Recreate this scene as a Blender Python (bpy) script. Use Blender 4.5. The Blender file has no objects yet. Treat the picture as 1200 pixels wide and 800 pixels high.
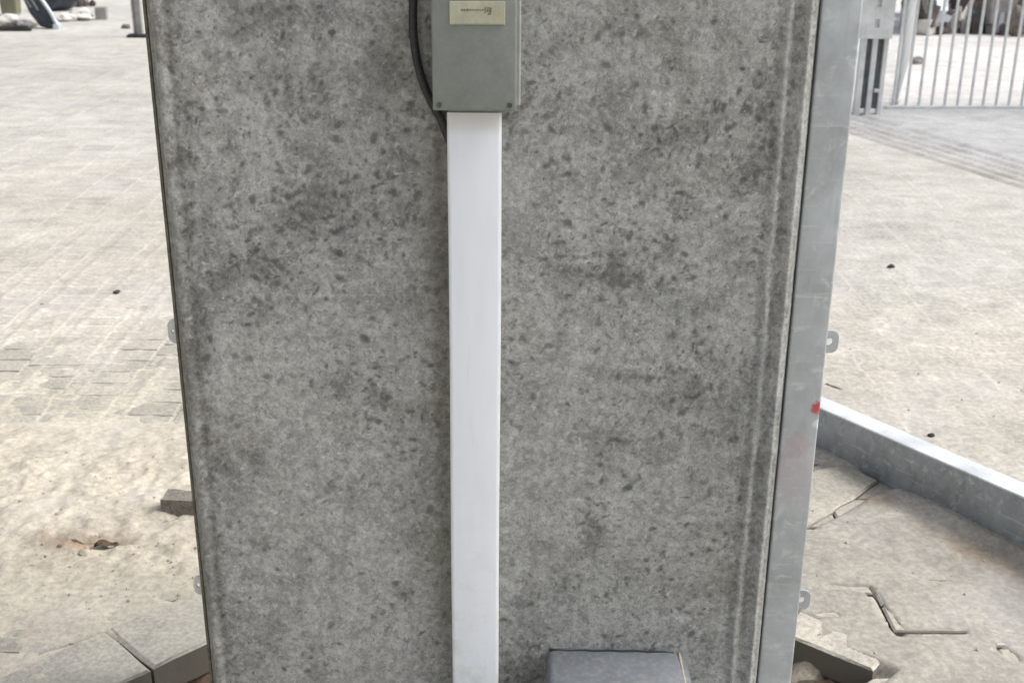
import bpy, bmesh, math, random
import numpy as np
from mathutils import Vector, Matrix, noise as mn
S = bpy.context.scene
COL = S.collection
R = math.radians
random.seed(7)
rng = np.random.default_rng(11)

# ------------------------------------------------------------------ camera
F, PITCH, H, ROLL = 1400.0, R(20.8), 1.5, math.atan(23 / 3680)
cam_d = bpy.data.cameras.new('camera'); cam = bpy.data.objects.new('camera', cam_d); COL.objects.link(cam)
cam_d.sensor_width = 36; cam_d.lens = F / 1200 * 36
cam_d.clip_start = 0.05; cam_d.clip_end = 2000
cam.location = (0, 0, H)
cam.matrix_world = Matrix.Translation((0, 0, H)) @ Matrix.Rotation(R(90) - PITCH, 4, 'X') @ Matrix.Rotation(ROLL, 4, 'Z')
cam_d.dof.use_dof = True; cam_d.dof.focus_distance = 1.95; cam_d.dof.aperture_fstop = 9
S.camera = cam
S.render.resolution_x = 1024; S.render.resolution_y = 682

# ------------------------------------------------------------------ sky, sun, exposure
SUN_EL, SUN_AZ = R(50), R(92)          # azimuth clockwise from +Y
w = bpy.data.worlds.new('World'); S.world = w; w.use_nodes = True
nt = w.node_tree; nt.nodes.clear()
sky = nt.nodes.new('ShaderNodeTexSky'); sky.sky_type = 'NISHITA'; sky.sun_disc = False
sky.sun_elevation = SUN_EL; sky.sun_rotation = SUN_AZ; sky.dust_density = 4; sky.air_density = 1.0; sky.ozone_density = 1.0
hs = nt.nodes.new('ShaderNodeHueSaturation'); hs.inputs['Saturation'].default_value = 0.32
bg = nt.nodes.new('ShaderNodeBackground'); bg.inputs['Strength'].default_value = 0.105
wo = nt.nodes.new('ShaderNodeOutputWorld')
nt.links.new(sky.outputs[0], hs.inputs['Color']); nt.links.new(hs.outputs[0], bg.inputs['Color']); nt.links.new(bg.outputs[0], wo.inputs[0])
sd = bpy.data.lights.new('sun', 'SUN'); sun = bpy.data.objects.new('sun', sd); COL.objects.link(sun)
sd.energy = 1.5; sd.angle = R(30); sd.color = (1.0, 0.965, 0.9)
tosun = Vector((math.sin(SUN_AZ) * math.cos(SUN_EL), math.cos(SUN_AZ) * math.cos(SUN_EL), math.sin(SUN_EL)))
sun.rotation_euler = tosun.to_track_quat('Z', 'Y').to_euler(); sun.location = (4, -2, 6)
S.view_settings.view_transform = 'Standard'; S.view_settings.look = 'None'; S.view_settings.exposure = 0.91; S.view_settings.gamma = 1

# ------------------------------------------------------------------ measuring helpers
def ray(x, y):
    a = (x - 600) / F; b = (400 - y) / F
    a2 = a * math.cos(ROLL) - b * math.sin(ROLL); b2 = b * math.cos(ROLL) + a * math.sin(ROLL)
    return (a2, math.cos(PITCH) + b2 * math.sin(PITCH), -math.sin(PITCH) + b2 * math.cos(PITCH))
def G(x, y, z=0.0):
    d = ray(x, y); t = (z - H) / d[2]
    return (d[0] * t, d[1] * t)
def PL(x, y, Y):
    d = ray(x, y); t = Y / d[1]
    return (d[0] * t, H + d[2] * t)
def ppm(Y, z=0):                       # metres per photograph pixel at that distance
    return (Y * math.cos(PITCH) + (H - z) * math.sin(PITCH)) / F

# ------------------------------------------------------------------ object helpers
def tag(o, label=None, cat=None, group=None, kind=None):
    if label: o['label'] = label
    if cat: o['category'] = cat
    if group: o['group'] = group
    if kind: o['kind'] = kind
    return o
def empty(name, loc, label=None, cat=None, group=None, rz=0):
    o = bpy.data.objects.new(name, None); COL.objects.link(o); o.location = loc; o.rotation_euler.z = rz
    o.empty_display_size = 0.05
    return tag(o, label, cat, group)
def link(name, me, mat, parent=None, loc=(0, 0, 0), rot=(0, 0, 0)):
    o = bpy.data.objects.new(name, me); COL.objects.link(o)
    if mat and not me.materials: me.materials.append(mat)
    o.parent = parent; o.location = loc; o.rotation_euler = rot
    return o
def bm_obj(name, bm, mat, parent=None, loc=(0, 0, 0), rot=(0, 0, 0), smooth=False):
    me = bpy.data.meshes.new(name)
    bmesh.ops.recalc_face_normals(bm, faces=bm.faces)
    bm.to_mesh(me); bm.free()
    if smooth:
        me.polygons.foreach_set('use_smooth', [True] * len(me.polygons))
        if smooth != 'all': me.set_sharp_from_angle(angle=R(35))
    return link(name, me, mat, parent, loc, rot)
def box(bm, x0, x1, y0, y1, z0, z1, bev=0.0, seg=1):
    r = bmesh.ops.create_cube(bm, size=1)
    bmesh.ops.scale(bm, vec=(x1 - x0, y1 - y0, z1 - z0), verts=r['verts'])
    bmesh.ops.translate(bm, vec=((x0 + x1) / 2, (y0 + y1) / 2, (z0 + z1) / 2), verts=r['verts'])
    if bev:
        es = list({e for v in r['verts'] for e in v.link_edges})
        bmesh.ops.bevel(bm, geom=es, offset=bev, segments=seg, affect='EDGES', profile=0.5)
def cyl(bm, c, r, h, axis='Z', seg=16, r2=None):
    m = Matrix.Translation(c)
    if axis == 'Y': m = m @ Matrix.Rotation(R(90), 4, 'X')
    if axis == 'X': m = m @ Matrix.Rotation(R(90), 4, 'Y')
    bmesh.ops.create_cone(bm, cap_ends=True, segments=seg, radius1=r, radius2=r if r2 is None else r2, depth=h, matrix=m)
def tube(bm, pts, rad, seg=10):
    pts = [Vector(p) for p in pts]; rings = []
    for i, p in enumerate(pts):
        t = (pts[min(i + 1, len(pts) - 1)] - pts[max(i - 1, 0)]).normalized()
        u = t.orthogonal().normalized() if i == 0 else (u - t * u.dot(t)).normalized()
        v = t.cross(u); rr = rad(i / (len(pts) - 1)) if callable(rad) else rad
        rings.append([bm.verts.new(p + (u * math.cos(2 * math.pi * k / seg) + v * math.sin(2 * math.pi * k / seg)) * rr) for k in range(seg)])
    for a, b in zip(rings, rings[1:]):
        for k in range(seg): bm.faces.new((a[k], a[(k + 1) % seg], b[(k + 1) % seg], b[k]))
    bm.faces.new(rings[0]); bm.faces.new(rings[-1])
def smoothpath(pts, n=8):
    P = [Vector(p) for p in pts]; out = []
    for i in range(len(P) - 1):
        p0, p1, p2, p3 = P[max(i - 1, 0)], P[i], P[i + 1], P[min(i + 2, len(P) - 1)]
        for k in range(n):
            t = k / n
            out.append(0.5 * ((2 * p1) + (p2 - p0) * t + (2 * p0 - 5 * p1 + 4 * p2 - p3) * t * t + (3 * p1 - p0 - 3 * p2 + p3) * t ** 3))
    out.append(P[-1]); return out
def rock(name, size, mat, loc, seed, rz=0, sub=2, rough=0.28, label=None, cat=None, parent=None, blocky=0.0, group=None):
    bm = bmesh.new()
    if blocky:
        bmesh.ops.create_cube(bm, size=1.5)
        bmesh.ops.subdivide_edges(bm, edges=bm.edges[:], cuts=3, use_grid_fill=True)
    else:
        bmesh.ops.create_icosphere(bm, subdivisions=sub, radius=1)
    for v in bm.verts:
        n = mn.noise(v.co * 1.3 + Vector((seed * 3.1, seed, 0))) * rough * 1.6 + mn.noise(v.co * 3.4 + Vector((seed, 9, seed))) * rough * 0.7
        v.co *= 1 + n
    lo = min(v.co.z for v in bm.verts)
    for v in bm.verts:
        v.co.z = (v.co.z - lo) * 0.5 * size[2]
        v.co.x *= size[0] / 2; v.co.y *= size[1] / 2
    o = bm_obj(name, bm, mat, parent, loc, (0, 0, rz), smooth=(not blocky) or True)
    return tag(o, label, cat, group)

# ------------------------------------------------------------------ materials
class NT:
    def __init__(s, name):
        s.m = bpy.data.materials.new(name); s.m.use_nodes = True; s.t = s.m.node_tree; s.t.nodes.clear()
        s.out = s.t.nodes.new('ShaderNodeOutputMaterial'); s.b = s.t.nodes.new('ShaderNodeBsdfPrincipled')
        s.t.links.new(s.b.outputs[0], s.out.inputs[0]); s.tc = s.t.nodes.new('ShaderNodeTexCoord')
        s.co = s.tc.outputs['Object']
    def n(s, t, **k):
        n = s.t.nodes.new(t)
        for a, v in k.items(): setattr(n, a, v)
        return n
    def L(s, a, b): s.t.links.new(a, b)
    def mapping(s, scale=(1, 1, 1), loc=(0, 0, 0), src=None):
        m = s.n('ShaderNodeMapping'); m.inputs['Scale'].default_value = scale; m.inputs['Location'].default_value = loc
        s.L(src or s.co, m.inputs[0]); return m.outputs[0]
    def noise(s, sc, det=3, rough=0.5, dist=0.0, src=None):
        n = s.n('ShaderNodeTexNoise'); n.inputs['Scale'].default_value = sc; n.inputs['Detail'].default_value = det
        n.inputs['Roughness'].default_value = rough; n.inputs['Distortion'].default_value = dist
        s.L(src or s.co, n.inputs['Vector']); return n.outputs[0]
    def ramp(s, src, a, b, lo=0.0, hi=1.0):
        n = s.n('ShaderNodeMapRange', interpolation_type='SMOOTHSTEP'); s.L(src, n.inputs[0])
        n.inputs[1].default_value = a; n.inputs[2].default_value = b; n.inputs[3].default_value = lo; n.inputs[4].default_value = hi
        return n.outputs[0]
    def math(s, op, a, b=None, c=None):
        n = s.n('ShaderNodeMath', operation=op)
        for i, v in enumerate((a, b, c)):
            if v is None: continue
            if isinstance(v, (int, float)): n.inputs[i].default_value = v
            else: s.L(v, n.inputs[i])
        return n.outputs[0]
    def mix(s, f, a, b, mode='MIX'):
        n = s.n('ShaderNodeMix', data_type='RGBA', blend_type=mode)
        for sock, v in ((n.inputs[0], f), (n.inputs[6], a), (n.inputs[7], b)):
            if isinstance(v, (int, float)): sock.default_value = v
            elif isinstance(v, tuple): sock.default_value = (*v, 1)
            else: s.L(v, sock)
        return n.outputs[2]
    def bump(s, h, strength=0.4, dist=0.002, prev=None):
        n = s.n('ShaderNodeBump'); n.inputs['Strength'].default_value = strength; n.inputs['Distance'].default_value = dist
        s.L(h, n.inputs['Height'])
        if prev: s.L(prev, n.inputs['Normal'])
        return n.outputs[0]
    def done(s, col, rough=0.8, metal=0.0, nrm=None, spec=0.5):
        for k, v in (('Base Color', col), ('Roughness', rough), ('Metallic', metal), ('Specular IOR Level', spec)):
            if isinstance(v, (int, float)): s.b.inputs[k].default_value = v
            elif isinstance(v, tuple): s.b.inputs[k].default_value = (*v, 1)
            else: s.L(v, s.b.inputs[k])
        if nrm: s.L(nrm, s.b.inputs['Normal'])
        return s.m

def simple(name, col, rough=0.7, metal=0.0, var=0.25, sc=18, dirt=(0.30, 0.27, 0.22), dirt_amt=0.3, bump=0.2, bd=0.002):
    k = NT(name)
    a = k.noise(sc, 4, 0.6); b = k.noise(sc * 6, 3, 0.6)
    c1 = tuple(x * (1 - var) for x in col); c2 = tuple(min(1, x * (1 + var)) for x in col)
    c = k.mix(k.ramp(a, 0.3, 0.7), c1, c2)
    c = k.mix(k.math('MULTIPLY', k.ramp(b, 0.45, 0.7), dirt_amt), c, dirt)
    return k.done(c, rough, metal, k.bump(b, bump, bd))

def mat_concrete():
    k = NT('weathered_concrete')
    at = k.n('ShaderNodeAttribute', attribute_name='stain_shade'); sep = k.n('ShaderNodeSeparateColor'); k.L(at.outputs['Color'], sep.inputs[0])
    dark, light, olive = sep.outputs[0], sep.outputs[1], sep.outputs[2]
    big = k.noise(5, 4, 0.62); mid = k.noise(17, 4, 0.65, 0.4); fine = k.noise(95, 4, 0.7, 0.3); grit = k.noise(260, 3, 0.6)
    c = k.mix(k.ramp(big, 0.34, 0.66), (0.205, 0.211, 0.207), (0.36, 0.365, 0.355))
    c = k.mix(k.ramp(k.noise(3.5, 4, 0.6, 0, k.mapping((1, 1, 1), (5, 0, 2))), 0.42, 0.66, 0, 0.5), c, (0.225, 0.212, 0.178))
    c = k.mix(k.ramp(mid, 0.35, 0.68), c, (0.365, 0.37, 0.358))
    # pale worm-like laitance marks
    worm = k.ramp(k.math('ABSOLUTE', k.math('SUBTRACT', k.noise(70, 2, 0.5, 0.5), 0.5)), 0.0, 0.03, 1.0, 0.0)
    c = k.mix(k.math('MULTIPLY', worm, k.ramp(k.noise(9, 2), 0.35, 0.6, 0.08, 0.42)), c, (0.47, 0.475, 0.46))
    # dark smudges in three sizes, gathered where the stain attribute says so
    s1 = k.noise(21, 3, 0.6, 0.25, k.mapping((1.1, 1, 0.9))); s3 = k.noise(125, 2, 0.5, 0.2, k.mapping((1, 1, 0.8), (7, 1, 2)))
    th = k.math('MULTIPLY', dark, 0.13)
    m1 = k.ramp(k.math('ADD', s1, th), 0.53, 0.74); m3 = k.ramp(k.math('ADD', s3, th), 0.60, 0.70)
    c = k.mix(k.math('MULTIPLY', m1, 0.4), c, (0.125, 0.128, 0.12))
    c = k.mix(k.math('MULTIPLY', m3, 0.42), c, (0.10, 0.103, 0.095))
    s2 = k.noise(58, 3, 0.6, 0.3, k.mapping((1, 1, 0.8), (3, 1, 5)))
    m2 = k.ramp(k.math('ADD', s2, th), 0.60, 0.69)
    c = k.mix(k.math('MULTIPLY', k.math('MULTIPLY', m2, k.ramp(k.noise(6, 3, 0.55, 0, k.mapping((1, 1, 1), (8, 2, 1))), 0.36, 0.62, 0.15, 1.0)), 0.55), c, (0.095, 0.098, 0.09))
    a2 = k.n('ShaderNodeAttribute', attribute_name='spots'); sp2 = k.n('ShaderNodeSeparateColor'); k.L(a2.outputs['Color'], sp2.inputs[0])
    ed = k.math('MULTIPLY', k.math('SUBTRACT', k.noise(130, 4, 0.7), 0.5), 2.0)
    ms = k.ramp(k.math('ADD', sp2.outputs[0], k.math('MULTIPLY', ed, k.ramp(sp2.outputs[0], 0.02, 0.3))), 0.12, 0.95)
    c = k.mix(k.math('MULTIPLY', ms, 0.76), c, (0.062, 0.065, 0.060))
    mp = k.ramp(k.math('ADD', sp2.outputs[1], k.math('MULTIPLY', ed, k.ramp(sp2.outputs[1], 0.02, 0.3))), 0.15, 0.75)
    c = k.mix(k.math('MULTIPLY', mp, 0.55), c, (0.52, 0.525, 0.505))
    l3 = k.ramp(k.noise(100, 2, 0.5, 0.3, k.mapping((1, 1, 1), (2, 6, 9))), 0.57, 0.7)
    c = k.mix(k.math('MULTIPLY', l3, 0.3), c, (0.50, 0.505, 0.49))
    stk = k.ramp(k.noise(5, 4, 0.6, 0.2, k.mapping((7, 1, 0.5))), 0.55, 0.75, 0, 0.35)
    c = k.mix(stk, c, (0.17, 0.17, 0.155))
    scr = k.ramp(k.noise(4, 4, 0.65, 0.4, k.mapping((0.7, 1, 12), (3, 3, 3))), 0.63, 0.72, 0, 0.35)
    c = k.mix(scr, c, (0.44, 0.44, 0.42))
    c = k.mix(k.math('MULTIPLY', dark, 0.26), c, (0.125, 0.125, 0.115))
    c = k.mix(k.math('MULTIPLY', light, 0.32), c, (0.42, 0.42, 0.405))
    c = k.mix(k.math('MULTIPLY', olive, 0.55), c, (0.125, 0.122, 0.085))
    f = k.ramp(fine, 0.28, 0.72, 0.74, 1.26)
    c = k.mix(1.0, c, k.n2rgb(f), 'MULTIPLY')
    g = k.ramp(grit, 0.3, 0.7, 0.88, 1.12)
    c = k.mix(1.0, c, k.n2rgb(g), 'MULTIPLY')
    pit = k.n('ShaderNodeTexVoronoi'); pit.inputs['Scale'].default_value = 70; k.L(k.co, pit.inputs['Vector'])
    pm = k.ramp(pit.outputs['Distance'], 0.04, 0.13, 0.0, 1.0)
    nr = k.bump(fine, 0.35, 0.0025); nr = k.bump(grit, 0.3, 0.0008, nr)
    nr = k.bump(pm, 0.35, 0.0015, nr)
    return k.done(c, 0.86, 0, nr, 0.3)
def _n2rgb(s, v):
    n = s.n('ShaderNodeCombineColor')
    for i in range(3): s.L(v, n.inputs[i])
    return n.outputs[0]
NT.n2rgb = _n2rgb

def mat_ground():
    k = NT('sandy_ground')
    at = k.n('ShaderNodeAttribute', attribute_name='tone'); am = k.n('ShaderNodeAttribute', attribute_name='cover')
    sc_ = k.n('ShaderNodeSeparateColor'); k.L(am.outputs['Color'], sc_.inputs[0])
    mp_ = k.n('ShaderNodeMapping'); mp_.inputs['Rotation'].default_value = (0, 0, R(90)); mp_.inputs['Location'].default_value = (0.0, 0.02, 0); k.L(k.co, mp_.inputs[0])
    wob = k.n('ShaderNodeTexNoise'); wob.inputs['Scale'].default_value = 6; k.L(k.co, wob.inputs['Vector'])
    wv_ = k.n('ShaderNodeVectorMath', operation='SCALE'); k.L(wob.outputs['Color'], wv_.inputs[0]); wv_.inputs['Scale'].default_value = 0.03
    wa_ = k.n('ShaderNodeVectorMath', operation='ADD'); k.L(mp_.outputs[0], wa_.inputs[0]); k.L(wv_.outputs[0], wa_.inputs[1])
    br = k.n('ShaderNodeTexBrick'); br.inputs['Scale'].default_value = 1; br.inputs['Brick Width'].default_value = 0.1; br.inputs['Row Height'].default_value = 0.2
    br.inputs['Mortar Size'].default_value = 0.008; br.inputs['Mortar Smooth'].default_value = 0.4; br.offset = 0.5
    br.inputs['Color1'].default_value = (0.86, 0.865, 0.875, 1); br.inputs['Color2'].default_value = (1.0, 1.0, 1.0, 1); br.inputs['Mortar'].default_value = (1.13, 1.12, 1.09, 1)
    k.L(wa_.outputs[0], br.inputs['Vector'])
    show = k.math('MULTIPLY', sc_.outputs[0], k.ramp(k.noise(1.7, 4, 0.65), 0.34, 0.6, 0.25, 1.0))
    big = k.noise(0.9, 5, 0.6); mid = k.noise(7, 5, 0.65, 0.4); fine = k.noise(60, 4, 0.7)
    streak = k.noise(3.0, 4, 0.6, 0.3, k.mapping((0.7, 1.8, 1)))
    grit = k.n('ShaderNodeTexVoronoi'); grit.inputs['Scale'].default_value = 95; k.L(k.co, grit.inputs['Vector'])
    c = k.mix(1.0, at.outputs['Color'], k.n2rgb(k.ramp(big, 0.3, 0.7, 0.9, 1.09)), 'MULTIPLY')
    c = k.mix(1.0, c, k.n2rgb(k.ramp(mid, 0.28, 0.72, 0.87, 1.10)), 'MULTIPLY')
    c = k.mix(1.0, c, k.n2rgb(k.ramp(streak, 0.3, 0.7, 0.94, 1.05)), 'MULTIPLY')
    c = k.mix(1.0, c, k.n2rgb(k.ramp(fine, 0.3, 0.75, 0.78, 1.18)), 'MULTIPLY')
    c = k.mix(show, c, k.mix(1.0, c, br.outputs['Color'], 'MULTIPLY'))
    # warm and cool drifts of the sand
    c = k.mix(k.ramp(k.noise(2.2, 3, 0.6, 0, k.mapping((1, 1, 1), (4, 4, 0))), 0.45, 0.7, 0, 0.22), c, (0.56, 0.54, 0.55))
    spk = k.ramp(grit.outputs['Distance'], 0.05, 0.12, 1.0, 0.0)
    c = k.mix(k.math('MULTIPLY', spk, k.ramp(k.noise(11, 2), 0.5, 0.66, 0.0, 0.6)), c, (0.2, 0.17, 0.14))
    nr = k.bump(mid, 0.5, 0.010); nr = k.bump(fine, 0.5, 0.0035, nr); nr = k.bump(k.math('MULTIPLY', br.outputs['Fac'], show), 0.35, 0.003, nr)
    return k.done(c, 0.93, 0, nr, 0.2)

def mat_paver(name='paver_concrete', base=(0.34, 0.322, 0.285)):
    k = NT(name)
    oi = k.n('ShaderNodeObjectInfo')
    v = k.n('ShaderNodeVectorMath', operation='SCALE'); v.inputs[0].default_value = (1, 1.7, 2.3); k.L(oi.outputs['Random'], v.inputs['Scale'])
    v.inputs['Scale'].default_value = 9; sc = k.math('MULTIPLY', oi.outputs['Random'], 40); k.L(sc, v.inputs['Scale'])
    ad = k.n('ShaderNodeVectorMath', operation='ADD'); k.L(k.co, ad.inputs[0]); k.L(v.outputs[0], ad.inputs[1])
    p = ad.outputs[0]
    a = k.noise(11, 4, 0.65, 0, p); b = k.noise(90, 3, 0.7, 0, p)
    c = k.mix(k.ramp(a, 0.32, 0.66), base, (0.43, 0.405, 0.35))
    geo = k.n('ShaderNodeNewGeometry'); sx = k.n('ShaderNodeSeparateXYZ'); k.L(geo.outputs['Normal'], sx.inputs[0])
    c = k.mix(1.0, c, k.n2rgb(k.ramp(b, 0.3, 0.7, 0.8, 1.16)), 'MULTIPLY')
    # dust only lies on upward faces; the sides are coloured darker
    c = k.mix(k.ramp(sx.outputs[2], 0.3, 0.8), (0.17, 0.155, 0.13), c)
    c = k.mix(1.0, c, k.n2rgb(k.ramp(oi.outputs['Random'], 0, 1, 0.92, 1.08)), 'MULTIPLY')
    return k.done(c, 0.9, 0, k.bump(b, 0.5, 0.002, k.bump(a, 0.3, 0.004)), 0.25)

def mat_galv(name='galvanised_steel', base=(0.47, 0.50, 0.51), rough=0.5, metal=0.65, paint=()):
    k = NT(name)
    vo = k.n('ShaderNodeTexVoronoi'); vo.inputs['Scale'].default_value = 55; k.L(k.mapping((1, 1, 0.55)), vo.inputs['Vector'])
    a = k.noise(9, 5, 0.65); b = k.noise(45, 4, 0.65, 0.5); st = k.noise(6, 4, 0.6, 0.2, k.mapping((9, 9, 0.8)))
    sepc = k.n('ShaderNodeSeparateColor'); k.L(vo.outputs['Color'], sepc.inputs[0])
    c = k.mix(k.ramp(a, 0.3, 0.7), tuple(x * 0.8 for x in base), tuple(x * 1.15 for x in base))
    c = k.mix(k.math('MULTIPLY', sepc.outputs[0], 0.22), c, (0.58, 0.62, 0.64))
    c = k.mix(k.ramp(b, 0.54, 0.72, 0, 0.55), c, (0.64, 0.66, 0.65))
    sc2 = k.ramp(k.noise(7, 4, 0.7, 0.3, k.mapping((1.2, 1.2, 14))), 0.58, 0.68, 0, 0.45)
    c = k.mix(sc2, c, (0.66, 0.68, 0.69))
    c = k.mix(k.ramp(st, 0.55, 0.8, 0, 0.4), c, (0.27, 0.28, 0.28))
    met = k.math('MULTIPLY', k.ramp(b, 0.5, 0.75, 1.0, 0.5), metal)
    for (px, py, pz, rad, col, amt) in paint:
        ps = k.n('ShaderNodeVectorMath', operation='DISTANCE'); ps.inputs[1].default_value = (px, py, pz)
        ns = k.noise(90, 3, 0.6); wv = k.math('ADD', ps.outputs['Value'], k.math('MULTIPLY', k.math('SUBTRACT', ns, 0.5), rad * 1.3))
        k.L(k.co, ps.inputs[0])
        mk = k.ramp(wv, rad * 0.45, rad * 1.1, amt, 0.0)
        c = k.mix(mk, c, col); met = k.math('MULTIPLY', met, k.math('SUBTRACT', 1.0, mk))
    r = k.ramp(a, 0.3, 0.7, rough - 0.08, rough + 0.12)
    return k.done(c, r, met, k.bump(b, 0.15, 0.0008))

M_conc = mat_concrete(); M_ground = mat_ground(); M_paver = mat_paver()
M_galv = mat_galv()
M_fence = mat_galv('fence_galvanised', (0.60, 0.61, 0.605), 0.55, 0.15)
M_angle = simple('dull_edge_steel', (0.115, 0.11, 0.09), 0.6, 0.3, 0.35, 30)
M_pvc = None
def mat_pvc():
    k = NT('white_pvc')
    a = k.noise(6, 4, 0.6, 0.1, k.mapping((6, 6, 0.9))); b = k.noise(70, 4, 0.65)
    sp = k.n('ShaderNodeSeparateXYZ'); k.L(k.co, sp.inputs[0])
    c = k.mix(k.ramp(a, 0.35, 0.75, 0, 0.6), (0.79, 0.835, 0.89), (0.73, 0.77, 0.83))
    c = k.mix(k.ramp(b, 0.62, 0.8, 0, 0.35), c, (0.50, 0.47, 0.40))
    scf = k.ramp(k.noise(14, 5, 0.7, 0.4, k.mapping((3, 3, 0.6), (2, 5, 1))), 0.60, 0.72, 0, 0.4)
    c = k.mix(scf, c, (0.58, 0.60, 0.62))
    gr = k.math('MULTIPLY', k.ramp(sp.outputs[2], 0.2, 0.75, 1.0, 0.0), k.ramp(k.noise(25, 4, .7), .45, .7, 0, .4))
    c = k.mix(gr, c, (0.50, 0.48, 0.43))
    edge = k.ramp(k.math('ADD', k.math('ABSOLUTE', sp.outputs[0]), k.math('MULTIPLY', k.noise(30, 3), 0.008)), 0.038, 0.0425)
    c = k.mix(k.math('MULTIPLY', edge, 0.5), c, (0.56, 0.55, 0.49))
    dz = k.ramp(k.math('ADD', sp.outputs[2], k.math('MULTIPLY', k.noise(40, 3), 0.012)), 1.175, 1.20)
    c = k.mix(k.math('MULTIPLY', dz, 0.55), c, (0.58, 0.56, 0.50))
    return k.done(c, 0.42, 0, k.bump(a, 0.05, 0.001), 0.4)
M_pvc = mat_pvc()
M_box = simple('grey_enclosure_plastic', (0.195, 0.215, 0.20), 0.55, 0.0, 0.07, 30, (0.28, 0.27, 0.23), 0.3, 0.12, 0.001)
M_low = simple('blue_grey_box_paint', (0.155, 0.17, 0.19), 0.5, 0.1, 0.12, 16, (0.32, 0.31, 0.29), 0.35, 0.12, 0.001)
M_bead = simple('pale_sealant', (0.36, 0.36, 0.34), 0.7, 0, 0.1, 60)
M_black = simple('plain_black', (0.012, 0.012, 0.012), 0.5, 0, 0.2, 40, (0.1, 0.09, 0.08), 0.25)
M_plate = simple('aged_label_plate', (0.42, 0.42, 0.31), 0.5, 0.0, 0.10, 60, (0.25, 0.25, 0.17), 0.3, 0.1, 0.0005)
M_ink = simple('faded_ink', (0.14, 0.14, 0.08), 0.6, 0.0, 0.2, 90)
M_screw = simple('tarnished_screw', (0.09, 0.09, 0.085), 0.5, 0.6, 0.2, 90)
M_soil = simple('damp_brown_soil', (0.085, 0.058, 0.035), 0.95, 0, 0.45, 25, (0.16, 0.12, 0.08), 0.5, 0.6, 0.008)
M_stone = simple('pale_stone', (0.42, 0.37, 0.30), 0.9, 0, 0.25, 30, (0.2, 0.16, 0.12), 0.5, 0.5)
M_redst = simple('reddish_stone', (0.17, 0.115, 0.08), 0.9, 0, 0.3, 30)
M_dark = simple('dark_rubble', (0.05, 0.045, 0.045), 0.9, 0, 0.4, 12, (0.2, 0.17, 0.15), 0.5, 0.5)
M_brown = simple('brown_rubble', (0.15, 0.125, 0.11), 0.9, 0, 0.4, 12, (0.3, 0.26, 0.22), 0.4, 0.5)
M_grey = simple('grey_block', (0.25, 0.245, 0.235), 0.9, 0, 0.2, 12, (0.4, 0.37, 0.32), 0.4, 0.4)
M_pale = simple('pale_rubble', (0.62, 0.60, 0.56), 0.9, 0, 0.12, 9, (0.4, 0.36, 0.3), 0.4, 0.5)
M_navy = simple('dark_blue_plastic', (0.018, 0.028, 0.042), 0.45, 0, 0.4, 10, (0.2, 0.2, 0.2), 0.3, 0.2)
M_olive = simple('olive_bin_plastic', (0.155, 0.15, 0.095), 0.6, 0, 0.15, 8, (0.3, 0.27, 0.2), 0.3, 0.2)
M_silver = simple('pale_painted_steel', (0.52, 0.56, 0.62), 0.4, 0.3, 0.1, 10, (0.4, 0.37, 0.32), 0.3, 0.1)
M_leaf = simple('dry_leaf', (0.06, 0.035, 0.02), 0.8, 0, 0.4, 60, (0.3, 0.18, 0.1), 0.5, 0.3)
M_brick = simple('grey_brick_piece', (0.16, 0.15, 0.13), 0.92, 0, 0.25, 40, (0.38, 0.34, 0.28), 0.55, 0.5)
M_wood = simple('weathered_wood', (0.30, 0.25, 0.19), 0.85, 0, 0.3, 40)

# ------------------------------------------------------------------ numpy noise
def vnoise(x, y, seed):
    r = np.random.default_rng(seed); T = r.random((256, 256))
    xi = np.floor(x).astype(int); yi = np.floor(y).astype(int); fx = x - xi; fy = y - yi
    fx = fx * fx * (3 - 2 * fx); fy = fy * fy * (3 - 2 * fy)
    a = T[xi % 256, yi % 256]; b = T[(xi + 1) % 256, yi % 256]; c = T[xi % 256, (yi + 1) % 256]; d = T[(xi + 1) % 256, (yi + 1) % 256]
    return (a * (1 - fx) + b * fx) * (1 - fy) + (c * (1 - fx) + d * fx) * fy
def fbm(x, y, sc, seed, oct=4, g=0.5):
    s = 0; amp = 1; tot = 0
    for o in range(oct):
        s = s + amp * vnoise(x * sc * 2 ** o + 7.3 * o, y * sc * 2 ** o + 3.1 * o, seed + o); tot += amp; amp *= g
    return s / tot - 0.5
def sst(a, b, x):
    t = np.clip((x - a) / (b - a), 0, 1); return t * t * (3 - 2 * t)
def grid_mesh(name, X, Y, Z, keep=None):
    ny, nx = X.shape
    co = np.stack([X, Y, Z], -1).reshape(-1, 3).astype(np.float32)
    i = np.arange(nx * ny).reshape(ny, nx)
    q = np.stack([i[:-1, :-1], i[:-1, 1:], i[1:, 1:], i[1:, :-1]], -1)
    if keep is not None: q = q[keep]
    q = q.reshape(-1, 4)
    me = bpy.data.meshes.new(name)
    me.vertices.add(len(co)); me.vertices.foreach_set('co', co.ravel())
    me.loops.add(q.size); me.loops.foreach_set('vertex_index', q.ravel().astype(np.int32))
    me.polygons.add(len(q)); me.polygons.foreach_set('loop_start', np.arange(0, q.size, 4, dtype=np.int32))
    me.polygons.foreach_set('use_smooth', np.ones(len(q), bool))
    me.update(calc_edges=True); return me
def color_attr(me, name, rgb):
    a = me.color_attributes.new(name, 'FLOAT_COLOR', 'POINT')
    c = np.ones((len(me.vertices), 4), np.float32); c[:, :3] = rgb.reshape(-1, 3)
    a.data.foreach_set('color', c.ravel())

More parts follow.
